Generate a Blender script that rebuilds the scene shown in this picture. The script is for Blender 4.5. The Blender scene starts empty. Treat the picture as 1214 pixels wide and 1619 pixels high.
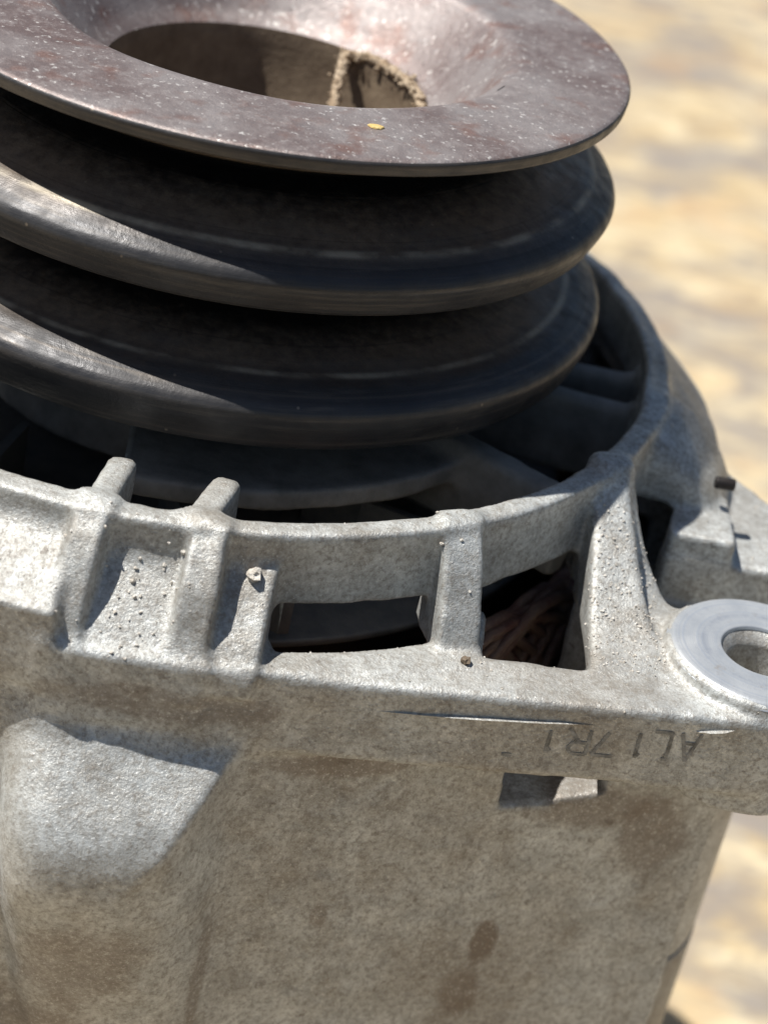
import bpy, bmesh, math, random
import numpy as np
from mathutils import Matrix, Vector
from mathutils.bvhtree import BVHTree

random.seed(7)
rng = np.random.default_rng(7)
S = bpy.context.scene
COL = S.collection
ZG = 164.0                      # the board lies this many millimetres below the pulley's top face
MM = 0.001

# ------------------------------------------------------------------ camera
def camera():
    d, el, roll, yaw, pit = 225.3664, 0.3992, 0.2182, 0.1145, 0.1253
    C = Vector((0, -d*math.cos(el), d*math.sin(el) - 20 + ZG))*MM
    e = el + pit
    fw = Vector((math.sin(yaw)*math.cos(e), math.cos(yaw)*math.cos(e), -math.sin(e)))
    r = fw.cross(Vector((0, 0, 1))).normalized(); u = r.cross(fw)
    r2 = r*math.cos(roll) + u*math.sin(roll); u2 = -r*math.sin(roll) + u*math.cos(roll)
    M = Matrix.Identity(4)
    for i in range(3):
        M[i][0], M[i][1], M[i][2], M[i][3] = r2[i], u2[i], -fw[i], C[i]
    cd = bpy.data.cameras.new('camera'); co = bpy.data.objects.new('camera', cd); COL.objects.link(co)
    co.matrix_world = M
    cd.sensor_fit = 'VERTICAL'; cd.sensor_height = 36.0; cd.lens = 3500/1619*36.0
    cd.clip_start = 0.01; cd.clip_end = 50
    cd.dof.use_dof = True; cd.dof.focus_distance = 0.193; cd.dof.aperture_fstop = 30
    S.camera = co
camera()

# ------------------------------------------------------------------ sky, sun, exposure
SUN_EL, SUN_AZ = math.radians(62), math.radians(171)      # azimuth counted from +x towards +y
sd = Vector((math.cos(SUN_EL)*math.cos(SUN_AZ), math.cos(SUN_EL)*math.sin(SUN_AZ), math.sin(SUN_EL)))
W = bpy.data.worlds.new('World'); S.world = W; W.use_nodes = True
nt = W.node_tree; nt.nodes.clear()
sky = nt.nodes.new('ShaderNodeTexSky'); sky.sky_type = 'NISHITA'; sky.sun_disc = False
sky.sun_elevation = SUN_EL; sky.sun_rotation = math.pi/2 - SUN_AZ
bg = nt.nodes.new('ShaderNodeBackground'); bg.inputs[1].default_value = 0.05
wo = nt.nodes.new('ShaderNodeOutputWorld')
nt.links.new(sky.outputs[0], bg.inputs[0]); nt.links.new(bg.outputs[0], wo.inputs[0])
sl = bpy.data.lights.new('sun', 'SUN'); sl.energy = 4.6; sl.angle = math.radians(0.53); sl.color = (1, .975, .93)
so = bpy.data.objects.new('sun', sl); COL.objects.link(so)
so.rotation_euler = sd.to_track_quat('Z', 'Y').to_euler(); so.location = sd*1.0
S.view_settings.view_transform = 'Standard'; S.view_settings.look = 'None'
S.view_settings.exposure = 0.40; S.view_settings.gamma = 1; S.view_settings.use_curve_mapping = False

# ------------------------------------------------------------------ materials
class NT:
    """small helper to write node trees; object coordinates are in millimetres"""
    def __init__(self, name):
        self.m = bpy.data.materials.new(name); self.m.use_nodes = True
        self.t = self.m.node_tree; self.b = self.t.nodes['Principled BSDF']
        tc = self.t.nodes.new('ShaderNodeTexCoord')
        mp = self.t.nodes.new('ShaderNodeMapping'); mp.inputs['Scale'].default_value = (1000,)*3
        self.L(tc.outputs['Object'], mp.inputs[0]); self.co = mp.outputs[0]
    def L(self, a, b): self.t.links.new(a, b)
    def put(self, sock, v):
        if hasattr(v, 'is_output'): self.L(v, sock)
        elif v is not None: sock.default_value = v
    def noise(self, scale, detail=4, rough=.55, co=None, dist=0):
        n = self.t.nodes.new('ShaderNodeTexNoise'); n.inputs['Scale'].default_value = scale
        n.inputs['Detail'].default_value = detail; n.inputs['Roughness'].default_value = rough
        n.inputs['Distortion'].default_value = dist
        self.L(co or self.co, n.inputs['Vector']); return n.outputs['Fac']
    def voro(self, scale, co=None, feature='F1'):
        n = self.t.nodes.new('ShaderNodeTexVoronoi'); n.inputs['Scale'].default_value = scale; n.feature = feature
        self.L(co or self.co, n.inputs['Vector']); return n.outputs['Distance']
    def scaled(self, v):
        m = self.t.nodes.new('ShaderNodeMapping'); m.inputs['Scale'].default_value = v
        self.L(self.co, m.inputs[0]); return m.outputs[0]
    def ramp(self, fac, stops):
        n = self.t.nodes.new('ShaderNodeValToRGB'); e = n.color_ramp.elements
        while len(e) < len(stops): e.new(.5)
        for q, (p, c) in zip(e, stops):
            q.position = p; q.color = (c, c, c, 1) if isinstance(c, (int, float)) else (*c, 1)
        self.L(fac, n.inputs[0]); return n.outputs[0]
    def mix(self, fac, a, b, mode='MIX'):
        n = self.t.nodes.new('ShaderNodeMix'); n.data_type = 'RGBA'; n.blend_type = mode
        for s, v in ((n.inputs['Factor'], fac), (n.inputs['A'], a), (n.inputs['B'], b)):
            if isinstance(v, tuple): v = (*v, 1)
            self.put(s, v)
        return n.outputs['Result']
    def math(self, op, a, b=0.0, clamp=False):
        n = self.t.nodes.new('ShaderNodeMath'); n.operation = op; n.use_clamp = clamp
        self.put(n.inputs[0], a); self.put(n.inputs[1], b); return n.outputs[0]
    def xyz(self):
        n = self.t.nodes.new('ShaderNodeSeparateXYZ'); self.L(self.co, n.inputs[0]); return n.outputs
    def radius(self, cx, cy):
        o = self.xyz(); a = self.math('SUBTRACT', o[0], cx); b = self.math('SUBTRACT', o[1], cy)
        return self.math('SQRT', self.math('ADD', self.math('MULTIPLY', a, a), self.math('MULTIPLY', b, b))), o[2]
    def combine(self, x, y, z):
        n = self.t.nodes.new('ShaderNodeCombineXYZ')
        for k, v in enumerate((x, y, z)): self.put(n.inputs[k], v)
        return n.outputs[0]
    def bump(self, h, dist, strength=1.0, prev=None):
        n = self.t.nodes.new('ShaderNodeBump'); n.inputs['Distance'].default_value = dist*MM
        n.inputs['Strength'].default_value = strength
        self.put(n.inputs['Height'], h)
        if prev: self.L(prev, n.inputs['Normal'])
        return n.outputs[0]
    def out(self, color, rough=.5, metal=0., normal=None, spec=.5):
        self.put(self.b.inputs['Base Color'], (*color, 1) if isinstance(color, tuple) else color)
        self.put(self.b.inputs['Roughness'], rough); self.put(self.b.inputs['Metallic'], metal)
        self.b.inputs['Specular IOR Level'].default_value = spec
        if normal: self.L(normal, self.b.inputs['Normal'])
        return self.m

def spot(n, c, rad):
    """soft mask that is 1 near a point of the casting (mm), stretched by rad"""
    sub = n.t.nodes.new('ShaderNodeVectorMath'); sub.operation = 'SUBTRACT'
    n.L(n.co, sub.inputs[0]); sub.inputs[1].default_value = (c[0], c[1], c[2] + ZG)
    dv = n.t.nodes.new('ShaderNodeVectorMath'); dv.operation = 'DIVIDE'
    n.L(sub.outputs[0], dv.inputs[0]); dv.inputs[1].default_value = rad
    ln = n.t.nodes.new('ShaderNodeVectorMath'); ln.operation = 'LENGTH'; n.L(dv.outputs[0], ln.inputs[0])
    v = n.math('ADD', ln.outputs['Value'], n.math('MULTIPLY', n.noise(.28, 6, .62), 1.1))
    return n.ramp(n.math('MULTIPLY', v, .5), [(.58, 1.), (.76, 0.)])

def mat_cast(name, base=(.59, .60, .575), grime=.5):
    n = NT(name)
    big = n.noise(.055, 6, .65); mid = n.noise(.30, 6, .72); fine = n.noise(4.4, 3, .6); grain = n.noise(1.9, 5, .75)
    c = n.mix(n.ramp(mid, [(.36, 0.), (.66, 1.)]), tuple(v*.72 for v in base), tuple(min(1, v*1.16) for v in base))
    dirt = n.math('MULTIPLY', n.ramp(big, [(.42, 0.), (.64, 1.)]), grime)
    c = n.mix(dirt, c, (.27, .225, .17))
    c = n.mix(n.math('MULTIPLY', n.ramp(n.noise(.16, 6, .7), [(.52, 0.), (.66, 1.)]), .45), c, (.25, .205, .15))
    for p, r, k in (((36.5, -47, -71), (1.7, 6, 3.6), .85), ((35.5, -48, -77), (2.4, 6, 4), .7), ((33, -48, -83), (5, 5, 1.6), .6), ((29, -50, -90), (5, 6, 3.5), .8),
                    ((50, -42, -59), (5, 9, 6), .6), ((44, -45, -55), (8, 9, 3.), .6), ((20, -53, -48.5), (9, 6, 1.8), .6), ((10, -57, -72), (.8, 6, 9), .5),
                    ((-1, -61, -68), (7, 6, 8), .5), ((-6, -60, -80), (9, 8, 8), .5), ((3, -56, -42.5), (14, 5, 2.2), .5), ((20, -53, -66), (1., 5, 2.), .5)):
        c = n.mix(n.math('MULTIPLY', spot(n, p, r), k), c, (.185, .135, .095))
    c = n.mix(n.math('MULTIPLY', n.ramp(grain, [(.47, 0.), (.62, 1.)]), .62), c, (.22, .19, .155))
    c = n.mix(n.math('MULTIPLY', n.ramp(grain, [(.30, 1.), (.43, 0.)]), .65), c, (.74, .74, .71))
    fleck = n.ramp(fine, [(.60, 0.), (.70, 1.)])
    c = n.mix(n.math('MULTIPLY', fleck, .55), c, (.80, .80, .78))
    c = n.mix(n.math('MULTIPLY', n.ramp(n.noise(.75, 3, .5), [(.67, 0.), (.73, 1.)]), .5), c, (.13, .10, .075))
    h = n.math('ADD', n.math('MULTIPLY', grain, .8), n.math('MULTIPLY', fine, .5))
    nm = n.bump(h, .16, .85)
    nm = n.bump(n.noise(.22, 3), .4, .3, nm)
    rg = n.ramp(grain, [(.3, .30), (.7, .6)])
    return n.out(c, rg, n.math('ADD', .3, n.math('MULTIPLY', fleck, .3)), nm, .55)

M_CAST = mat_cast('cast_aluminium')
M_STATOR = mat_cast('stator_steel', (.46, .46, .43), .65)

def mat_machined():
    n = NT('machined_aluminium')
    r, z = n.radius(55.6, -41.8)
    g = n.noise(1.2, 5, .7); b = n.noise(.3, 4); tool = n.noise(3.0, 3, .6, n.combine(r, 0., 0.))
    c = n.mix(n.ramp(b, [(.35, 0.), (.7, 1.)]), (.42, .44, .46), (.56, .57, .57))
    c = n.mix(n.math('MULTIPLY', n.ramp(g, [(.52, 0.), (.68, 1.)]), .5), c, (.34, .36, .40))
    c = n.mix(n.math('MULTIPLY', n.ramp(tool, [(.48, 0.), (.62, 1.)]), .45), c, (.36, .40, .46))
    wear = n.math('MULTIPLY', n.ramp(n.math('MULTIPLY', r, .1), [(.50, 0.), (.56, 1.), (.62, 0.)]), n.ramp(b, [(.42, 0.), (.56, 1.)]))
    c = n.mix(n.math('MULTIPLY', wear, .55), c, (.24, .27, .33))
    c = n.mix(n.math('MULTIPLY', n.ramp(n.noise(.5, 5, .7), [(.6, 0.), (.72, 1.)]), .5), c, (.30, .24, .18))
    return n.out(c, .4, .4, n.bump(n.math('ADD', g, n.math('MULTIPLY', tool, .8)), .07, .7), .5)
M_MACH = mat_machined()

def mat_pulley_top():
    n = NT('rusted_steel_face')
    big = n.noise(.09, 5, .6); g = n.noise(.9, 6, .75); f = n.noise(3.5, 3, .6)
    c = n.mix(n.ramp(big, [(.36, 0.), (.64, 1.)]), (.18, .13, .118), (.32, .28, .265))
    c = n.mix(n.math('MULTIPLY', n.ramp(g, [(.5, 0.), (.68, 1.)]), .6), c, (.33, .30, .29))
    c = n.mix(n.math('MULTIPLY', n.ramp(n.noise(.22, 5), [(.55, 0.), (.68, 1.)]), .5), c, (.21, .085, .05))
    sp = n.math('MULTIPLY', n.ramp(n.noise(1.5, 3, .6), [(.60, 0.), (.68, 1.)]), n.ramp(n.noise(.12, 3), [(.36, .15), (.55, 1.)]))
    c = n.mix(n.math('MULTIPLY', sp, .85), c, (.72, .68, .63))
    h = n.math('ADD', g, n.math('MULTIPLY', f, .35))
    return n.out(c, n.ramp(g, [(.3, .33), (.7, .6)]), .45, n.bump(h, .16, .8), .5)
def mat_pulley():
    n = NT('worn_dark_steel')
    r, z = n.radius(2.0, 0.)
    big = n.noise(.10, 5, .6); sm = n.noise(.8, 5, .7)
    turn = n.noise(2.2, 5, .75, n.combine(n.math('MULTIPLY', r, .9), 0., n.math('MULTIPLY', z, .9)))
    arc = n.noise(1.0, 4, .6, n.scaled((.09, .09, 1.5)))
    c = n.mix(n.ramp(big, [(.35, 0.), (.65, 1.)]), (.043, .043, .046), (.072, .068, .067))
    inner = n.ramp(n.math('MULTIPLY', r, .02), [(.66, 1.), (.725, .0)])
    groove_shade = n.ramp(n.math('ADD', n.math('MULTIPLY', r, .02), n.math('MULTIPLY', n.math('SUBTRACT', sm, .5), .12)), [(.54, 1.), (.625, .0)])  # shade inside the grooves, painted near black into the colour towards the core
    brown = n.mix(n.ramp(sm, [(.35, 0.), (.7, 1.)]), (.13, .095, .068), (.23, .175, .125))
    c = n.mix(n.math('MULTIPLY', inner, n.ramp(big, [(.3, .5), (.6, 1.)])), c, brown)
    c = n.mix(n.math('MULTIPLY', n.ramp(turn, [(.52, 0.), (.66, 1.)]), .33), c, (.19, .155, .12))
    c = n.mix(n.math('MULTIPLY', n.ramp(turn, [(.36, 1.), (.46, 0.)]), .35), c, (.022, .021, .021))
    c = n.mix(n.math('MULTIPLY', n.ramp(arc, [(.54, 0.), (.66, 1.)]), .4), c, (.15, .13, .11))
    c = n.mix(n.math('MULTIPLY', n.ramp(n.voro(.35), [(.03, 1.), (.07, 0.)]), .6), c, (.34, .28, .21))
    rim = n.math('MULTIPLY', n.ramp(n.math('MULTIPLY', r, .02), [(.682, 0.), (.689, 1.), (.695, 1.), (.702, 0.)]), n.ramp(n.noise(.25, 4), [(.4, .1), (.62, 1.)]))
    c = n.mix(n.math('MULTIPLY', rim, .9), c, (.46, .40, .30))
    c = n.mix(n.math('MULTIPLY', groove_shade, .92), c, (.012, .010, .009))
    h = n.math('ADD', n.math('MULTIPLY', sm, .8), n.math('MULTIPLY', turn, .3))
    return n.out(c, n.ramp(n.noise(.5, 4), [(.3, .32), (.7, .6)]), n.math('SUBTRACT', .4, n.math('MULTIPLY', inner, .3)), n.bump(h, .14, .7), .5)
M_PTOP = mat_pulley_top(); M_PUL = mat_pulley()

def mat_simple(name, a, b, sc=.4, rough=.6, metal=0., bump=.15):
    n = NT(name); g = n.noise(sc, 5, .65); f = n.noise(sc*4, 4, .65)
    c = n.mix(n.ramp(g, [(.35, 0.), (.68, 1.)]), a, b)
    return n.out(c, rough, metal, n.bump(f, bump, .7), .4)
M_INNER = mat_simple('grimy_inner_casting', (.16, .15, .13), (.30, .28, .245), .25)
M_CARRIER = mat_simple('oily_carrier', (.085, .075, .06), (.17, .15, .125), .3)
M_FAN = mat_simple('fan_sheet_steel', (.12, .125, .12), (.20, .19, .17), .3, .5, .4)
M_COIL = mat_simple('lacquered_copper_wire', (.12, .052, .042), (.23, .165, .12), .45, .5, .1, .3)
M_LINER = mat_simple('brown_slot_paper', (.12, .085, .055), (.2, .15, .1), .4)
M_DARK = mat_simple('dark_rotor_steel', (.02, .02, .02), (.05, .04, .035), .3, .5, .5)
M_MUD = mat_simple('dry_mud', (.34, .24, .15), (.58, .47, .34), .7, .9, 0, .5)
M_CRUMB = mat_simple('pale_grit', (.55, .49, .41), (.82, .78, .71), 1.2, .8, 0, .3)
M_STAMP = mat_simple('dark_stamp_ink', (.14, .135, .12), (.42, .41, .38), .9, .6, .2)

def mat_board():
    n = NT('worn_stained_board')
    st = n.scaled((.75, 1.0, 1))
    big = n.noise(.014, 6, .65, st, .6); mid = n.noise(.06, 6, .68, st, .8); fin = n.noise(.30, 6, .7, n.scaled((.6, 1.2, 1)))
    c = n.mix(n.ramp(big, [(.38, 0.), (.60, 1.)]), (.47, .35, .195), (.62, .50, .305))
    c = n.mix(n.math('MULTIPLY', n.ramp(mid, [(.45, 0.), (.60, 1.)]), .75), c, (.71, .60, .40))
    c = n.mix(n.math('MULTIPLY', n.ramp(n.noise(.023, 6, .65, n.scaled((.7, 1.2, 2)), .6), [(.47, 0.), (.58, 1.)]), .85), c, (.25, .225, .21))
    c = n.mix(n.math('MULTIPLY', n.ramp(n.noise(.075, 6, .68, n.scaled((.7, 1.2, 3)), .6), [(.49, 0.), (.60, 1.)]), .7), c, (.29, .24, .19))
    c = n.mix(n.math('MULTIPLY', n.ramp(n.noise(.03, 4, .6, n.scaled((.8, 1.1, 4))), [(.54, 0.), (.66, 1.)]), .6), c, (.50, .32, .16))
    c = n.mix(n.math('MULTIPLY', n.ramp(fin, [(.54, 0.), (.66, 1.)]), .45), c, (.30, .23, .16))
    return n.out(c, .65, 0, n.bump(fin, .5, .6), .3)
M_BOARD = mat_board()

# ------------------------------------------------------------------ object helpers
def link(name, me, mats, parent=None):
    o = bpy.data.objects.new(name, me); COL.objects.link(o)
    for m in (mats if isinstance(mats, (list, tuple)) else [mats]): me.materials.append(m)
    if parent: o.parent = parent
    return o
def mesh_from(name, V, Fs, smooth=True):
    me = bpy.data.meshes.new(name)
    V = np.asarray(V, float).copy(); V[:, 2] += ZG; V *= MM
    me.from_pydata(V.tolist(), [], [list(map(int, f)) for f in Fs]); me.update()
    if smooth: me.polygons.foreach_set('use_smooth', [True]*len(me.polygons))
    return me
def lathe(prof, n=256, cx=0., cy=0., wob=0.):
    prof = np.array(prof, float); k = len(prof)
    t = np.linspace(0, 2*np.pi, n, endpoint=False)
    V = np.zeros((n, k, 3)); V[..., 0] = cx + np.cos(t)[:, None]*prof[:, 0]; V[..., 1] = cy + np.sin(t)[:, None]*prof[:, 0]
    V[..., 2] = prof[:, 1]
    F = []
    for i in range(n):
        j = (i+1) % n
        for q in range(k-1): F.append((i*k+q, j*k+q, j*k+q+1, i*k+q+1))
    return V.reshape(-1, 3), F
def fillet(prof, rad=.4, seg=4):
    """round the corners of an open profile"""
    P = [np.array(p, float) for p in prof]; out = [P[0]]
    for i in range(1, len(P)-1):
        a, b, c = P[i-1], P[i], P[i+1]
        l1, l2 = np.linalg.norm(a-b), np.linalg.norm(c-b); q = min(rad, l1*.45, l2*.45)
        s, e = b+(a-b)/l1*q, b+(c-b)/l2*q
        for t in np.linspace(0, 1, seg+1): out.append((1-t)**2*s+2*t*(1-t)*b+t*t*e)
    out.append(P[-1]); return out

# ------------------------------------------------------------------ the setting
def board():
    bm = bmesh.new()
    bmesh.ops.create_cube(bm, size=1, matrix=Matrix.Translation((0, 3.66, -.0125)) @ Matrix.Diagonal((6, 8, .025, 1)))  # unseen front edge placed near the alternator to cut bounce light on its front
    bmesh.ops.bevel(bm, geom=bm.edges[:], offset=.003, segments=2)
    me = bpy.data.meshes.new('ground'); bm.to_mesh(me); bm.free()
    o = link('ground', me, M_BOARD); o['kind'] = 'structure'
board()

# ------------------------------------------------------------------ the alternator
ALT = bpy.data.objects.new('alternator', None); COL.objects.link(ALT)
ALT['label'] = 'used alternator with cast aluminium housing and double groove pulley standing on the board'
ALT['category'] = 'alternator'

# ---- signed distance casting -------------------------------------------------
H_ = 0.4
LO = np.array([-70., -66., -86.]); HI = np.array([72., 72., -26.])
NX, NY, NZ = (np.ceil((HI-LO)/H_).astype(int)+1)
gx = (LO[0]+H_*np.arange(NX)).astype(np.float32); gy = (LO[1]+H_*np.arange(NY)).astype(np.float32); gz = (LO[2]+H_*np.arange(NZ)).astype(np.float32)
D = np.full((NX, NY, NZ), 30., np.float32)
RAW = np.full((NX, NY, NZ), 30., np.float32)
LAB = np.zeros((NX, NY, NZ), np.int16)
PARTS = ['?']
def box_slices(lo, hi, pad=4.):
    s = []
    for k, g in enumerate((gx, gy, gz)):
        a = int(np.clip(np.floor((lo[k]-pad-LO[k])/H_), 0, len(g))); b = int(np.clip(np.ceil((hi[k]+pad-LO[k])/H_)+1, 0, len(g)))
        s.append(slice(a, b))
    return tuple(s)
def grid(sl): return gx[sl[0]][:, None, None], gy[sl[1]][None, :, None], gz[sl[2]][None, None, :]
def add(fn, lo, hi, k=1.0, part=None, pid=None):
    if pid is None: PARTS.append(part); pid = len(PARTS)-1
    sl = box_slices(lo, hi); X, Y, Z = grid(sl)
    d = np.broadcast_to(fn(X, Y, Z), D[sl].shape).astype(np.float32)
    a = D[sl]; h = np.maximum(k-np.abs(a-d), 0)/k
    D[sl] = np.minimum(a, d) - h*h*k*.25
    m = d < RAW[sl]; RAW[sl] = np.where(m, d, RAW[sl]); LAB[sl] = np.where(m, pid, LAB[sl])
    return pid
def cut(fn, lo, hi, k=.8):
    sl = box_slices(lo, hi); X, Y, Z = grid(sl)
    d = -np.broadcast_to(fn(X, Y, Z), D[sl].shape).astype(np.float32)
    a = D[sl]; h = np.maximum(k-np.abs(a-d), 0)/k
    D[sl] = np.maximum(a, d) + h*h*k*.25
def smax(a, b, k):
    h = np.maximum(k-np.abs(a-b), 0)/k
    return np.maximum(a, b)+h*h*k*.25
def smin(a, b, k):
    h = np.maximum(k-np.abs(a-b), 0)/k
    return np.minimum(a, b)-h*h*k*.25
def slab(Z, z0, z1): return np.maximum(z0-Z, Z-z1)
def annulus(r0, r1, z0, z1, k=.8):
    return lambda X, Y, Z: (lambda r: smax(np.maximum(r0-r, r-r1), slab(Z, z0, z1), k))(np.hypot(X, Y))
def obox(c, ux, half, k=.8):
    """box with centre c, horizontal direction ux, half sizes along ux, across and z"""
    u = np.array(ux, float); u /= np.linalg.norm(u)
    def f(X, Y, Z):
        a = (X-c[0])*u[0]+(Y-c[1])*u[1]; b = -(X-c[0])*u[1]+(Y-c[1])*u[0]
        return smax(smax(np.abs(a)-half[0], np.abs(b)-half[1], k), np.abs(Z-c[2])-half[2], k)
    return f
def polygon2d(X, Y, pts):
    """signed distance to a convex polygon given counter-clockwise"""
    d = None; n = len(pts)
    for i in range(n):
        (x0, y0), (x1, y1) = pts[i], pts[(i+1) % n]
        l = math.hypot(x1-x0, y1-y0); e = ((X-x0)*(y1-y0)-(Y-y0)*(x1-x0))/l
        d = e if d is None else np.maximum(d, e)
    return d
RB = 56.0
BOSS = [(-20, 50.5, -20.0, 14.0), (-108, -13.0, -51.0, 8.2), (70, None, None, 11.0), (160, None, None, 11.0)]
def boss_xy(b):
    if b[1] is not None: return b[1], b[2], b[3]
    a = math.radians(b[0]); return 56*math.cos(a), 56*math.sin(a), b[3]
def outline(X, Y, grow=0., low=True):
    """plan of the skirt: a circle with four bolt bosses (the front one only low down)"""
    d = np.hypot(X, Y)-RB-grow
    for i, b in enumerate(BOSS):
        if i == 1 and not low: continue
        x, y, r = boss_xy(b)
        d = smin(d, np.hypot(X-x, Y-y)-r-grow, 3. if i == 1 else 9.)
    d = smin(d, polygon2d(X, Y, [(0, 0), (20., -52.3), (56.8, -41.0), (50.5, -20)])-grow, 1.5)
    return d

def ang(a, r): return (r*math.cos(math.radians(a)), r*math.sin(math.radians(a)))
def sector(X, Y, a0, a1):
    """negative inside the wedge between two azimuths (degrees, a1-a0 < 180)"""
    p, q = math.radians(a0), math.radians(a1)
    return np.maximum(X*math.sin(p)-Y*math.cos(p), -(X*math.sin(q)-Y*math.cos(q)))

ZL = -38.5
# skirt: shell below the ledge
def skirt(X, Y, Z):
    o = outline(X, Y, 0., False)
    return smax(np.maximum(o, 51.-np.hypot(X, Y)), slab(Z, -84.6, ZL), .6)
ID_SKIRT = add(skirt, (-70, -68, -86), (70, 70, ZL), 1.0, 'skirt')
def front_boss(X, Y, Z):
    x, y, r = boss_xy(BOSS[1]); q = np.hypot(X-x, Y-y)-r
    return smax(smax(q, (Z+58.0)*.8-(Y+56.)*.6, 1.0), np.maximum(-84.6-Z, 51.-np.hypot(X, Y)), .6)
add(front_boss, (-32, -66, -86), (0, -40, -40), 2.5, 'bolt_boss')
# sloping lump below the ribs
def plane(a, b, c):
    a, b, c = map(lambda p: np.array(p, float), (a, b, c)); n = np.cross(b-a, c-a); n /= np.linalg.norm(n)
    if n @ (a-np.array((0, -50, -70))) < 0: n = -n
    return lambda X, Y, Z: (X-a[0])*n[0]+(Y-a[1])*n[1]+(Z-a[2])*n[2]
pA, pB, pD, pE, pG = (-10.5, -55.0, -44.6), (10.2, -55.0, -45.6), (3.9, -64.2, -55.6), (-5.4, -64.3, -56.6), (12, -54.6, -84)
P1, P2, P3 = plane(pA, pB, pD), plane(pB, pD, pG), plane(pD, pE, (0, -57.2, -84))
def lump(X, Y, Z):
    return smax(smax(smax(smax(P1(X, Y, Z), P2(X, Y, Z), .5), P3(X, Y, Z), 4.5), -10.5-X-.12*(Z+47), 6.), np.maximum(51-np.hypot(X, Y), -84.6-Z), .5)
add(lump, (-15, -64, -86), (13, -48, -44), 1.6, 'sloped_boss')
# valley behind the lug
cut(obox((54, -31, -37), (1, 0), (8.5, 6.0, 6.5), .8), (44, -40, -46), (64, -24, -30), .8)
# shoulder cone between ring and skirt (the windows are cut later)
def cone(r0, z0, r1, z1, th):
    L = math.hypot(r1-r0, z1-z0); nx, nz = -(z1-z0)/L, (r1-r0)/L
    def f(r, Z):
        e = (r-r0)*nx+(Z-z0)*nz
        return np.maximum(np.maximum(e, -th-e), np.maximum(r0-1.5-r, r-r1-.2))
    return f
c_mid = cone(48.6, -31.8, 56., -38.6, 4.0); c_left = cone(48.6, -30.6, 56.2, -35.4, 6.0); c_right = cone(48.6, -29.8, 56.5, -36.5, 4.0)
def shoulder_mid(X, Y, Z): return smax(c_mid(np.hypot(X, Y), Z), sector(X, Y, -98, -84), .6)
def shoulder_left(X, Y, Z): return smax(c_left(np.hypot(X, Y), Z), sector(X, Y, -200, -97.5), .6)
def shoulder_back(X, Y, Z): return smax(c_right(np.hypot(X, Y), Z), sector(X, Y, -14, 160), .6)
ID_SH = add(shoulder_mid, (-12, -60, -44), (18, -44, -28), 1.2, 'shoulder')
add(shoulder_left, (-62, -60, -44), (0, 22, -28), 1.2, pid=ID_SH)
add(shoulder_back, (-60, -16, -44), (62, 62, -28), 1.6, pid=ID_SH)
def left_fill(X, Y, Z): return smax(np.maximum(np.maximum(outline(X, Y, .08, False), 51-np.hypot(X, Y)), slab(Z, -41, -35.5)), sector(X, Y, -200, -97.5), .6)
add(left_fill, (-62, -60, -44), (0, 22, -32), 1.0, pid=ID_SKIRT)
# ear: tangential plate running out to the lug
LUG = (55.6, -41.8)
EAR = [(6.5, -55.72), (56.4, -51.05), (63, -44), (58, -35), (46, -35.5), (20, -42)]
def ear(X, Y, Z):
    p = polygon2d(X, Y, EAR)
    return smax(p, slab(Z, -46.8, ZL), .9)
ID_EAR = add(ear, (4, -58, -52), (66, -24, -36), .8, 'mounting_ear')
def lug(X, Y, Z):
    return smax(np.hypot(X-LUG[0], Y-LUG[1])-8.9, slab(Z, -49.2, -37.2), .5)
add(lug, (44, -53, -54), (67, -30, -35), .6, pid=ID_EAR)
# flat seat at the bolt boss on the right, and the small stepped block above it
add(obox((52.1, -20.5, -40), (1, -.05), (3.4, 4.6, 4.1), .5), (44, -30, -46), (58, -16, -34), .8, 'step_block')
# nose ring
ID_RING = add(annulus(47.0, 49.4, -36.6, -29.0, .6), (-51, -51, -38), (51, 51, -28), 1.3, 'nose_ring')
# hump beside the ring
def hump(X, Y, Z):
    u = math.radians(-14.5); a = X*math.cos(u)+Y*math.sin(u); b = -X*math.sin(u)+Y*math.cos(u)
    top = (Z+29.1+np.maximum(a-48., 0)**2*.075+b*b*.02)*.75
    return smax(smax(np.abs(b)-6.6, smax(top, a-58.2, 3.), 2.6), np.maximum(47.6-np.hypot(X, Y), -43.-Z), .5)
add(hump, (40, -30, -44), (60, 2, -28), .8, 'hump')
# ---- cuts
def prism(pts, z0, z1, k=.9):
    return lambda X, Y, Z: smax(polygon2d(X, Y, pts), slab(Z, z0, z1), k)
def cut_poly(pts, z0, z1, k=.9):
    p = np.array(pts); cut(prism(pts, z0, z1, k), (*p.min(0), z0), (*p.max(0), z1), k)
def cut_sector(a0, a1, r0, r1, z0, z1, k=.9):
    f = lambda X, Y, Z: smax(smax(sector(X, Y, a0, a1), np.maximum(r0-np.hypot(X, Y), np.hypot(X, Y)-r1), .8), slab(Z, z0, z1), .8)
    aa = np.radians(np.linspace(a0, a1, 9)); xs = np.concatenate([r0*np.cos(aa), r1*np.cos(aa)]); ys = np.concatenate([r0*np.sin(aa), r1*np.sin(aa)])
    cut(f, (xs.min(), ys.min(), z0), (xs.max(), ys.max(), z1), k)
cut_sector(-77.4, -57.2, 44.0, 52.8, -48.0, -36.4)                      # window beside the small rib
cut_poly([(29.6, -47.6), (39.6, -46.9), (41.5, -36.), (38., -30.), (31., -36.)], -54., -36.6)   # window open down through the ear
cut(lambda X, Y, Z: smax(smax(polygon2d(X, Y, [(43.6, -27.5), (48.6, -35.2), (50.0, -35.2), (48.3, -22.8), (46.6, -21.0)]), 49.6-np.hypot(X, Y), .5), slab(Z, -52, -26), .5), (42, -37, -52), (51, -20, -26), .6)
cut_sector(-31, -12, 44., 53.6, -60, -36.2)    # slot right of the gusset
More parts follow.
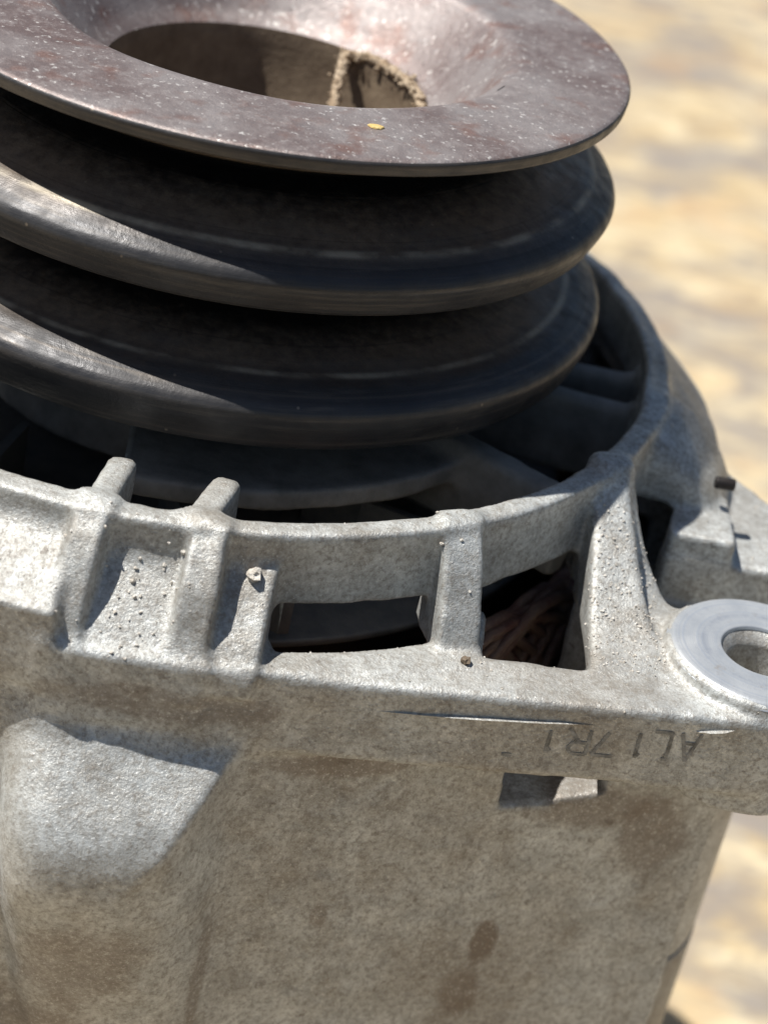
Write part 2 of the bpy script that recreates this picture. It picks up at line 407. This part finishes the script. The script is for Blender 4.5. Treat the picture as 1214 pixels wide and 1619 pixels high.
for a in (30, 60, 95, 128, 155, -178, -150):
    cut_sector(a-6, a+8, 44., 53.2, -44, -36.0)
# ---- ribs: plates that flare from the ring down to the ledge
def rib(p0, p1, w, z0, z1, curve=1.0, bottom=-40.5, w1=None):
    p0 = np.array(p0); p1 = np.array(p1); L = np.linalg.norm(p1-p0); u = (p1-p0)/L; w1 = w1 or w
    def f(X, Y, Z):
        s = (X-p0[0])*u[0]+(Y-p0[1])*u[1]; t = -(X-p0[0])*u[1]+(Y-p0[1])*u[0]
        q = np.clip(s/L, 0, 1); zp = z0+(z1-z0)*q**curve
        sl_ = abs(z1-z0)/L*curve
        top = (Z-zp)/math.sqrt(1+min(sl_, 3.)**2)
        return smax(smax(top, np.abs(t)-(w+(w1-w)*q)/2, .5), np.maximum(np.maximum(-1.2-s, s-L-.2), bottom-Z), .5)
    lo = np.minimum(p0, p1)-w1; hi = np.maximum(p0, p1)+w1
    return f, (lo[0], lo[1], bottom), (hi[0], hi[1], z0)
RIBS = []
def add_rib(*a, k=.8, **kw):
    f, lo, hi = rib(*a, **kw); RIBS.append(add(f, lo, hi, k, 'rib'))
add_rib(ang(-96.4, 48.4), ang(-96.9, 56.2), 3.2, -28.8, -39.5, curve=1.9, bottom=-42)
add_rib(ang(-84.8, 48.4), ang(-86.0, 56.3), 3.3, -28.8, -40.5, curve=1.9, bottom=-42)
add_rib(ang(-80.1, 48.0), ang(-82.5, 56.3), 5.2, -31.4, -39.0, curve=1.25, bottom=-41)
add_rib(ang(-57.6, 48.6), ang(-60.2, 55.4), 3.8, -28.8, -39.0, curve=1.5, bottom=-40)
# gusset that sweeps from the ring out to the lug
def gusset(X, Y, Z):
    p0 = np.array((40.9, -27.2)); p1 = np.array((43.4, -46.4)); L = np.linalg.norm(p1-p0); u = (p1-p0)/L
    s = (X-p0[0])*u[0]+(Y-p0[1])*u[1]; t = -(X-p0[0])*u[1]+(Y-p0[1])*u[0]
    q = np.clip(s/L, 0, 1)
    zp = -28.7-10.2*(1-(1-q)**1.55)
    wide = np.abs(t)-(1.5+2.4*q)
    return smax(smax((Z-zp)*.8, wide, .8), np.maximum(np.maximum(-2.-s, s-L), -40.-Z), .5)
def sweep(X, Y, Z):
    p0 = np.array((41.9, -27.2)); p1 = np.array((48.6, -38.0)); L = np.linalg.norm(p1-p0); u = (p1-p0)/L
    s = (X-p0[0])*u[0]+(Y-p0[1])*u[1]; t = -(X-p0[0])*u[1]+(Y-p0[1])*u[0]
    q = np.clip(s/L, 0, 1)
    zp = -28.9-9.9*(1-(1-q)**2.1)
    return smax(smax((Z-zp)*.7, np.abs(t)-1.5, .8), np.maximum(np.maximum(-2.-s, s-L), -42.-Z), .5)
RIBS.append(add(gusset, (34, -50, -42), (54, -24, -27), 1.2, 'gusset'))
add(sweep, (38, -43, -44), (53, -24, -27), 1.7, pid=RIBS[-1])
for a in (22, 52, 88, 122, 150, 178, -152, -128):
    add_rib(ang(a, 48.4), ang(a, 56.4), 3.7, -28.9, -39.0, curve=1.0, bottom=-41)
# tabs inside the ring
for p0, p1 in (((-5.3, -47.3), (-3.9, -39.3)), ((3.2, -47.4), (5.2, -40.6))):
    c = ((p0[0]+p1[0])/2, (p0[1]+p1[1])/2, -31.2)
    add(obox(c, (p1[0]-p0[0], p1[1]-p0[1]), (4.3, 1.35, 2.2), .8), (min(p0[0], p1[0])-3, -49, -34), (max(p0[0], p1[0])+3, -37, -28), 1.2, 'tab')
# spokes and bearing carrier
ID_CAR = add(annulus(17., 22., -40., -33., .8), (-28, -28, -41), (28, 28, -32), .8, 'bearing_carrier')
add(lambda X, Y, Z: smax(annulus(20., 35.8, -35.2, -33., .5)(X, Y, Z), sector(X, Y, -104, -36), .6), (0, -37, -36), (32, -10, -32), .8, pid=ID_CAR)
for a0, wd in ((-2, 2.2), (-11.5, 2.4), (-38, 3.), (25, 4), (60, 3), (95, 4), (130, 4), (165, 4)):
    q = ang(a0, 36.5)
    add(obox((q[0], q[1], -35.6), ang(a0, 1), (11.5, wd/2, 4.4), 1.), (q[0]-13, q[1]-13, -41), (q[0]+13, q[1]+13, -30), 1.6, 'spoke')
# notch in the top of the skirt below that window; the sun shines down into it
cut(lambda X, Y, Z: smax(smax(np.maximum(34.6-X, X-44.4), np.maximum(-60.-Y, Y+37.), .4), np.maximum(Z+46.6, -54.2+.10*(X-34)-Z), .4), (32, -54, -56), (47, -36, -46), .4)
# threaded hole through the lug, with a chamfer
def lughole(X, Y, Z):
    r = np.hypot(X-LUG[0], Y-LUG[1]); return np.maximum(np.minimum(r-3.0, r-3.0-np.maximum(Z+38.3, 0)*.9), -49.6-Z)
cut(lughole, (50, -48, -54), (61, -36, -36), .3)
# casting unevenness
def lumps(A, amp, sc):
    n = [max(4, int(s*H_/sc)+3) for s in A.shape]; R = rng.standard_normal(n).astype(np.float32)
    idx = [np.linspace(0, m-1.001, s) for m, s in zip(n, A.shape)]
    for ax in range(3):
        i = idx[ax].astype(int); f = (idx[ax]-i).astype(np.float32); f = f*f*(3-2*f)
        sh = [1, 1, 1]; sh[ax] = len(i); f = f.reshape(sh)
        R = np.take(R, i, ax)*(1-f)+np.take(R, i+1, ax)*f
    A += R*amp
lumps(D, .045, 4.0); lumps(D, .03, 1.5)

def surface_nets():
    ins = D < 0
    c = [ins[dx:NX-1+dx, dy:NY-1+dy, dz:NZ-1+dz] for dx in (0, 1) for dy in (0, 1) for dz in (0, 1)]
    al = c[0].copy(); an = c[0].copy()
    for q in c[1:]: al &= q; an |= q
    act = an & ~al
    I = np.argwhere(act); vid = np.full(act.shape, -1, np.int32); vid[act] = np.arange(len(I))
    i, j, k = I.T
    val = {(dx, dy, dz): D[i+dx, j+dy, k+dz] for dx in (0, 1) for dy in (0, 1) for dz in (0, 1)}
    acc = np.zeros((len(I), 3)); cnt = np.zeros(len(I))
    for ax in range(3):
        for p in (0, 1):
            for q in (0, 1):
                a = [p, q]; a.insert(ax, 0); b = [p, q]; b.insert(ax, 1)
                va, vb = val[tuple(a)], val[tuple(b)]; m = (va < 0) != (vb < 0)
                t = np.where(m, va/np.where(m, va-vb, 1), 0)
                P = np.tile(np.array(a, float), (len(I), 1)); P[:, ax] = t
                acc += P*m[:, None]; cnt += m
    V = (I+acc/cnt[:, None])*H_+LO
    quads = []
    for ax in range(3):
        s0 = [slice(None)]*3; s1 = [slice(None)]*3; s0[ax] = slice(0, -1); s1[ax] = slice(1, None)
        a, b = ins[tuple(s0)], ins[tuple(s1)]
        E_ = np.argwhere(a != b); o = [x for x in range(3) if x != ax]
        ok = (E_[:, o[0]] > 0) & (E_[:, o[1]] > 0) & (E_[:, o[0]] < D.shape[o[0]]-1) & (E_[:, o[1]] < D.shape[o[1]]-1); E_ = E_[ok]
        fl = a[tuple(E_.T)]
        def g(d0, d1):
            e = E_.copy(); e[:, o[0]] += d0; e[:, o[1]] += d1; return vid[tuple(e.T)]
        Q = np.stack([g(-1, -1), g(0, -1), g(0, 0), g(-1, 0)], 1)
        flip = ~fl if ax != 1 else fl
        Q[flip] = Q[flip][:, ::-1]; quads.append(Q)
    return V, np.concatenate(quads), I
V, Q, I = surface_nets()
# normals from the distance field
def grad_at(V):
    P = (V-LO)/H_; out = np.zeros_like(V)
    def tri(P):
        P = np.clip(P, 0, np.array(D.shape)-1.001); i = P.astype(int); f = P-i; r = 0
        for dx in (0, 1):
            for dy in (0, 1):
                for dz in (0, 1):
                    w = (f[:, 0] if dx else 1-f[:, 0])*(f[:, 1] if dy else 1-f[:, 1])*(f[:, 2] if dz else 1-f[:, 2])
                    r = r+w*D[i[:, 0]+dx, i[:, 1]+dy, i[:, 2]+dz]
        return r
    for ax in range(3):
        e = np.zeros(3); e[ax] = .6; out[:, ax] = tri(P+e)-tri(P-e)
    return out/np.maximum(np.linalg.norm(out, axis=1, keepdims=True), 1e-6)
N = grad_at(V)
VL = LAB[I[:, 0], I[:, 1], I[:, 2]]
FL = VL[Q[:, 0]]
bad = FL == 0
if bad.any(): FL[bad] = ID_SKIRT
def casting_part(pid, name, parent, mat):
    m = FL == pid
    if not m.any(): return None
    q = Q[m]; u, inv = np.unique(q, return_inverse=True); q = inv.reshape(q.shape)
    me = bpy.data.meshes.new(name)
    v = V[u].copy(); v[:, 2] += ZG; v *= MM
    me.vertices.add(len(v)); me.vertices.foreach_set('co', v.ravel())
    me.loops.add(q.size); me.loops.foreach_set('vertex_index', q.ravel().astype(np.int32))
    me.polygons.add(len(q)); me.polygons.foreach_set('loop_start', np.arange(0, q.size, 4, dtype=np.int32))
    me.update(calc_edges=True); me.validate()
    me.polygons.foreach_set('use_smooth', [True]*len(me.polygons))
    me.normals_split_custom_set_from_vertices(N[u].tolist())
    return link(name, me, mat, parent)
BR = casting_part(ID_SKIRT, 'front_bracket', ALT, M_CAST)
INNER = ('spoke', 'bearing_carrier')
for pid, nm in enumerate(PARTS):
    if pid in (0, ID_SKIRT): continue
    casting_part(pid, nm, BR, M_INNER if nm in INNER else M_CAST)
BVH = BVHTree.FromPolygons([tuple(p) for p in V.tolist()], [tuple(map(int, f)) for f in Q.tolist()])
del D, RAW, LAB

# ---- stator ring and rear cover: same plan as the skirt, pushed on down to the board
def plan_ring(name, z0, z1, grow, mat, parent, top_bevel=.35):
    n = 360; t = np.linspace(0, 2*np.pi, n, endpoint=False)
    lo = np.full(n, 40.); hi = np.full(n, 90.)
    for _ in range(40):
        mid = (lo+hi)/2; ins = outline(mid*np.cos(t), mid*np.sin(t), grow) < 0
        lo = np.where(ins, mid, lo); hi = np.where(ins, hi, mid)
    prof = [(-12, z1), (-top_bevel, z1), (-top_bevel*.3, z1-top_bevel*.3), (0, z1-top_bevel), (0, z0+top_bevel), (-top_bevel, z0), (-12, z0)]
    Vv = []; F = []; k = len(prof)
    for i in range(n):
        for d, z in prof: Vv.append(((lo[i]+d)*math.cos(t[i]), (lo[i]+d)*math.sin(t[i]), z))
    for i in range(n):
        j = (i+1) % n
        for q in range(k-1): F.append((i*k+q, i*k+q+1, j*k+q+1, j*k+q)[::-1])
    o = link(name, mesh_from(name, Vv, F), mat, parent)
    return o
plan_ring('stator_core', -112, -84.55, .12, M_STATOR, ALT)
plan_ring('rear_bracket', -ZG, -112.4, -.2, M_CAST, ALT)

# ------------------------------------------------------------------ pulley
PX = 2.0
hub_prof = fillet([(14.5, -40), (14.5, -27.5), (26.5, -27.0), (26.5, -9), (30, -1.2), (24.0, -1.2)], .3)
BX = 1.6
def pulley():
    # top flange with its recess: the recess and bore sit a little off centre
    n = 256; t = np.linspace(0, 2*np.pi, n, endpoint=False)
    prof = fillet([(26.6, -5.6), (28.0, -4.9), (35.2, -1.75), (36.0, -1.45), (36.15, -.35), (35.75, -.05), (35.0, .0)], .22, 3)
    inner = fillet([(30, 0.02), (23.8, -.05), (22.6, -.5), (17.6, -6.4), (16.0, -7.5)], .8, 5)
    V1, F1 = lathe(prof + [np.array((33, .01))], n, PX)
    k1 = len(prof)+1
    V2, F2 = lathe(inner, n, PX)
    k2 = len(inner)
    V2 = V2.reshape(n, k2, 3); r = np.array([p[0] for p in inner]); V2[:, :, 0] += (BX*np.clip((30-r)/6, 0, 1))[None, :]
    # uneven countersink
    wob = .35*np.sin(t*2+1)+.25*np.sin(3*t)+.18*np.sin(7*t+2)
    for q in range(k2):
        s = np.clip((24.5-r[q])/2, 0, 1)*np.clip((r[q]-16)/3, 0, 1)
        V2[:, q, 2] += wob*s*.5
    V2 = V2.reshape(-1, 3)
    off = len(V1); F = list(F1)+[tuple(x+off for x in f) for f in F2]
    for i in range(n):
        j = (i+1) % n
        F.append((i*k1+k1-1, j*k1+k1-1, off+j*k2, off+i*k2))
    hubV, hubF = lathe(fillet([(12.0, -40), (14.5, -40), (14.5, -27.2), (20, -27.0)], .3), 128, PX)
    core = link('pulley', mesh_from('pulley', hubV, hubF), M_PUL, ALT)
    fl = link('flange', mesh_from('flange', np.concatenate([V1, V2]), F), M_PTOP, core)
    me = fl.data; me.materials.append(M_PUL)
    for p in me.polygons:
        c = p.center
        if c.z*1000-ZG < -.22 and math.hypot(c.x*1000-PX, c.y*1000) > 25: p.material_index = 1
    fl['label'] = 'rust brown top flange with worn recess'
    # bore
    bv, bf = lathe([(16.0, -7.4), (15.6, -9), (15.6, -26), (3, -26)], 128, PX+BX)
    link('bore', mesh_from('bore', bv, bf), M_LINER, core)
    # groove walls between the flanges
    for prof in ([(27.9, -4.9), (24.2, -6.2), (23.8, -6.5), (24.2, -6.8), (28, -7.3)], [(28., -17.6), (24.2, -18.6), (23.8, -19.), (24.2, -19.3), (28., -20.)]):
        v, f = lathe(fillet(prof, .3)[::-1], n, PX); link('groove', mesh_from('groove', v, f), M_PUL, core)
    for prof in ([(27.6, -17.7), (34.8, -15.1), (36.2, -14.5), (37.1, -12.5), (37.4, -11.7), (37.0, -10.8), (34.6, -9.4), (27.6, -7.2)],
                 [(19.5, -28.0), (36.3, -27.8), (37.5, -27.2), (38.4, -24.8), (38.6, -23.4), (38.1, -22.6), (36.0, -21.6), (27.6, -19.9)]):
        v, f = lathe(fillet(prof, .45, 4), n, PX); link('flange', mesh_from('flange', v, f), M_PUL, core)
    # crust of dry mud at the mouth of the bore
    pts = [(10.5, 3.5, -12), (10.8, 9.5, -9), (11.2, 13.3, -7.8), (13.4, 13.0, -7.5), (15.6, 10.6, -7.4), (17.6, 7.4, -7.3), (18.6, 4.0, -7.4), (19.0, 1.5, -7.8)]
    bm = bmesh.new(); P = []
    for a, b in zip(pts[:-1], pts[1:]):
        for s in np.linspace(0, 1, 12, endpoint=False): P.append(np.array(a)*(1-s)+np.array(b)*s)
    for p in P:
        g = bmesh.ops.create_icosphere(bm, subdivisions=2, radius=.52, matrix=Matrix.Translation(Vector(p)) @ Matrix.Diagonal((1., 1.1, .8, 1)))
        for v in g['verts']: v.co += Vector(rng.normal(size=3)*.09)
        for _ in range(4):
            c = p+rng.normal(size=3)*np.array((.40, .45, .3)); r = .08+.34*rng.random()**3
            g = bmesh.ops.create_icosphere(bm, subdivisions=1, radius=r, matrix=Matrix.Translation(Vector(c)) @ Matrix.Rotation(rng.random()*6, 4, 'X') @ Matrix.Diagonal((1, .6+.5*rng.random(), .5+.4*rng.random(), 1)))
            for v in g['verts']: v.co += Vector(rng.normal(size=3)*r*.16)
    Vv = [tuple(v.co) for v in bm.verts]; bm.verts.index_update(); F = [[v.index for v in f.verts] for f in bm.faces]; bm.free()
    o = link('mud_crust', mesh_from('mud_crust', Vv, F), M_MUD, core); o['label'] = 'pale dry mud caked along the bore'
    return core
PUL = pulley()

# ------------------------------------------------------------------ inside: rotor, fan, windings
def inside():
    v, f = lathe([(2, -47), (40, -47), (40, -95), (2, -95)][::-1], 96)
    link('rotor', mesh_from('rotor', v, f, False), M_DARK, ALT)
    v, f = lathe(fillet([(13, -44.2), (36, -44.2), (41.5, -45.6), (41.5, -46.4), (13, -45.6)][::-1], .5), 128)
    fan = link('fan', mesh_from('fan', v, f), M_FAN, ALT)
    for i in range(12):
        a = math.radians(i*30+7*math.sin(i*2.1)); Vv = []; F = []
        for s, (r, da) in enumerate(((24, 0), (30, .07), (36, .17), (42, .30))):
            for z in (-44.4, -38.6-s*.25):
                for th in (-.5, .5):
                    b = a+da; Vv.append((r*math.cos(b)-th*math.sin(b), r*math.sin(b)+th*math.cos(b), z))
        for s in range(3):
            o = s*4
            F += [(o, o+2, o+6, o+4), (o+1, o+5, o+7, o+3), (o+2, o+3, o+7, o+6)]
        F += [(0, 1, 3, 2), (12, 14, 15, 13)]
        link('blade', mesh_from('blade', Vv, F, False), M_FAN, fan)
    st = bpy.data.objects.new('stator_winding', None)
    v, f = lathe([(43.5, -56), (50.5, -56), (50.5, -84), (43.5, -84)], 128)
    st = link('stator_winding', mesh_from('stator_winding', v[::1], [q[::-1] for q in f]), M_LINER, ALT)
    n = 30
    for i in range(n):
        a = 2*math.pi*i/n; Vv = []; F = []; m = 6
        lean = .30+.05*math.sin(i*1.7)
        for st_ in range(7):                                            # seven strands lie side by side in a coil
            off = (st_-3)*.021+rng.normal()*.004; ro = 1.1*math.sin(st_*2.3+i)+rng.normal()*.25; hz = rng.normal()*.5
            pts = []
            for s in np.linspace(0, 1, 9):
                z = -57+(13.4+hz)*math.sin(math.pi*(.12+.88*s)); b = a+off+lean*(s-.5)*2; r = 47.6+ro+.8*math.sin(s*6+i)
                pts.append((r*math.cos(b), r*math.sin(b), z))
            o = len(Vv)
            for j, p in enumerate(pts):
                p = np.array(p); q = np.array(pts[min(j+1, 8)])-np.array(pts[max(j-1, 0)]); q /= np.linalg.norm(q)
                rad = np.array((p[0], p[1], 0)); rad /= np.linalg.norm(rad); w = np.cross(q, rad); w /= np.linalg.norm(w)
                for e in range(m):
                    t = 2*math.pi*e/m; Vv.append(p+rad*math.cos(t)*.62+w*math.sin(t)*.62)
            for j in range(8):
                for e in range(m): F.append((o+j*m+e, o+j*m+(e+1) % m, o+(j+1)*m+(e+1) % m, o+(j+1)*m+e))
        link('coil', mesh_from('coil', Vv, F), M_COIL, st)
inside()

# ------------------------------------------------------------------ threaded lug insert look: machined seat ring
v, f = lathe(fillet([(3.85, -37.35), (3.95, -37.0), (8.4, -37.0), (8.9, -37.6)], .25, 3), 96, LUG[0], LUG[1])
link('bolt_seat', mesh_from('bolt_seat', v, [q[::-1] for q in f]), M_MACH, [o for o in ALT.children_recursive if o.name == 'mounting_ear'][0])

# ------------------------------------------------------------------ parting line on the front of the ear
def parting(x0, x1, z0, z1, out):
    ear_o = [o for o in ALT.children_recursive if o.name == 'mounting_ear'][0]
    n = int((x1-x0)/.35); Vv = []; F = []
    for i in range(n+1):
        t = i/n; x = x0+(x1-x0)*t; z = z0+(z1-z0)*t
        y = -55.72+(x-6.5)*.0936; e = out*min(1, 3*t+.02, 3*(1-t)+.02)*(.92+.08*math.sin(x*.9))
        Vv += [(x, y+.25, z+.10), (x+e*.09, y-e, z), (x, y+.25, z-.5)]
    for i in range(n):
        for a, b in ((0, 1), (1, 2)): F.append((3*i+a, 3*i+b, 3*i+3+b, 3*i+3+a))
    link('parting_line', mesh_from('parting_line', Vv, F, False), M_CAST, ear_o)
parting(20.8, 40.2, -41.1, -40.3, .4)
parting(48.8, 52.4, -40.0, -39.4, .42)

# ------------------------------------------------------------------ stamped code, upside down on the front of the ear
def stamp():
    ear_o = [o for o in ALT.children_recursive if o.name == 'mounting_ear'][0]
    G = {'A': [((0, 0), (.5, 1)), ((.5, 1), (1, 0)), ((.2, .36), (.8, .36))],
         'L': [((.15, 1), (.15, 0)), ((.15, 0), (.95, 0)), ((0, 1), (.35, 1))],
         '1': [((.5, 1), (.5, 0)), ((.25, .8), (.5, 1))],
         '7': [((0, 1), (1, 1)), ((1, 1), (.4, 0))],
         'R': [((0, 0), (0, 1)), ((0, 1), (.7, 1)), ((.7, 1), (.9, .78)), ((.9, .78), (.7, .52)), ((.7, .52), (0, .52)), ((.45, .52), (1, 0))],
         '-': [((0, .5), (1, .5))]}
    def P(xm, zm):
        h = BVH.ray_cast(Vector((xm, -90, zm)), Vector((0, 1, 0)))
        return h[0]
    # letter: x of its right side (its start, as it is upside down), width, foot z, height
    rows = [('A', 49.4, 1.7, -40.3, 3.0), ('L', 47.1, 2.0, -40.4, 2.9), ('1', 44.6, 1.2, -40.8, 2.6), ('7', 42.0, 1.9, -41.0, 2.5), ('R', 39.6, 1.9, -41.0, 2.6), ('1', 36.7, 1.2, -41.4, 2.4), ('-', 33.2, .9, -43.4, 2.0)]
    for ch, x0, w, z0, hgt in rows:
        Vv = []; F = []
        for a, b in G[ch]:
            a = np.array(a); b = np.array(b); d = (b-a)*np.array((w, hgt)); L = np.hypot(*d); nrm = np.array((-d[1], d[0]))/L*.17
            m = 5
            for s in range(m+1):
                c = (a+(b-a)*s/m)*np.array((w, hgt))
                for sg in (-1, 1):
                    q = c+nrm*sg; p = P(x0-q[0], z0-q[1]); 
                    Vv.append((p[0], p[1]-.05, p[2]) if p else (x0-q[0], -50, z0-q[1]))
            o = len(Vv)-2*(m+1)
            for s in range(m): F.append((o+2*s, o+2*s+1, o+2*s+3, o+2*s+2))
        link('stamped_letter', mesh_from('stamped_letter', Vv, F, False), M_STAMP, ear_o)
stamp()

# ------------------------------------------------------------------ grit lying on the casting
def crumb(x, y, zt, r, name, label, mat=M_CRUMB):
    h = BVH.ray_cast(Vector((x, y, zt)), Vector((0, 0, -1)))
    if not h[0]: return
    bm = bmesh.new(); bmesh.ops.create_icosphere(bm, subdivisions=2, radius=r)
    for vv in bm.verts:
        vv.co *= 1+.28*math.sin(vv.co.x*9/r+x)+.2*math.sin(vv.co.z*7/r+y*3)
    me = bpy.data.meshes.new(name)
    for vv in bm.verts: vv.co = (vv.co+Vector((0, 0, 0)))*MM
    bm.to_mesh(me); bm.free()
    o = link(name, me, mat); o.location = Vector((x, y, h[0][2]+r*.55+ZG))*MM
    o['label'] = label; o['category'] = 'grit'
    return o
crumb(8.6, -49.6, -25, .62, 'grit_crumb', 'pale crumb of grit resting on top of the short block rib')

def sand(name, spots, seed):
    """grains of sand and chips sitting on the casting: (x0, x1, y0, y1, top z, count, smallest, largest)"""
    r_ = np.random.default_rng(seed); bm = bmesh.new()
    for x0, x1, y0, y1, zt, cnt, ra, rb in spots:
        for _ in range(cnt):
            x = x0+(x1-x0)*r_.random(); y = y0+(y1-y0)*r_.random()
            h = BVH.ray_cast(Vector((x, y, zt)), Vector((0, 0, -1)))
            if not h[0] or h[0][2] < -42: continue
            r = ra+(rb-ra)*r_.random()**3
            g = bmesh.ops.create_icosphere(bm, subdivisions=1, radius=r, matrix=Matrix.Translation(h[0]+h[1]*r*.3) @ Matrix.Rotation(r_.random()*6, 4, 'X') @ Matrix.Rotation(r_.random()*6, 4, 'Z') @ Matrix.Diagonal((1, .5+.5*r_.random(), .5+.4*r_.random(), 1)))
            for v in g['verts']: v.co += Vector(r_.normal(size=3)*r*.15)
    bm.verts.index_update()
    me = mesh_from(name, [tuple(v.co) for v in bm.verts], [[v.index for v in f.verts] for f in bm.faces], False); bm.free()
    o = link(name, me, M_CRUMB); o['kind'] = 'stuff'; o['label'] = 'scattered pale sand grains and dirt stuck on the casting'; o['category'] = 'sand'
sand('sand_grains', [(38.5, 46.5, -46.5, -30, -24, 900, .03, .17), (-3.5, 2.5, -56, -49, -24, 60, .05, .3), (-14, 4, -57, -48, -24, 130, .04, .2),
                     (22, 32, -50, -40, -24, 40, .04, .22), (8, 55, -55, -44, -24, 130, .03, .14), (46, 62, -30, -8, -24, 60, .04, .2)], 3)

crumb(28.0, -49.3, -25, .42, 'stone_chip', 'small dark brown chip on the ledge at the foot of a rib', M_LINER)
def fleck():
    bm = bmesh.new(); bmesh.ops.create_icosphere(bm, subdivisions=2, radius=.6)
    for v in bm.verts:
        v.co.x *= 1.2+.2*math.sin(v.co.y*6); v.co.y *= .8; v.co.z = max(v.co.z, -.2)*.35; v.co *= MM
    me = bpy.data.meshes.new('yellow_fleck'); bm.to_mesh(me); bm.free()
    o = link('yellow_fleck', me, mat_simple('yellow_paint', (.60, .40, .12), (.75, .58, .25), 1.5, .6))
    o.location = Vector((12.9, -26.9, .06+ZG))*MM
    o['label'] = 'tiny yellow fleck lying on the rusty pulley face'; o['category'] = 'fleck'
fleck()
v, f = lathe(fillet([(0.02, 0), (.62, 0), (.62, 2.0), (.02, 2.0)], .15, 3), 24)
v = np.stack([v[:, 2]+53.2, v[:, 0]*.96-18.4, v[:, 1]-33.2], 1)
link('pin', mesh_from('pin', v, f), M_DARK, BR)
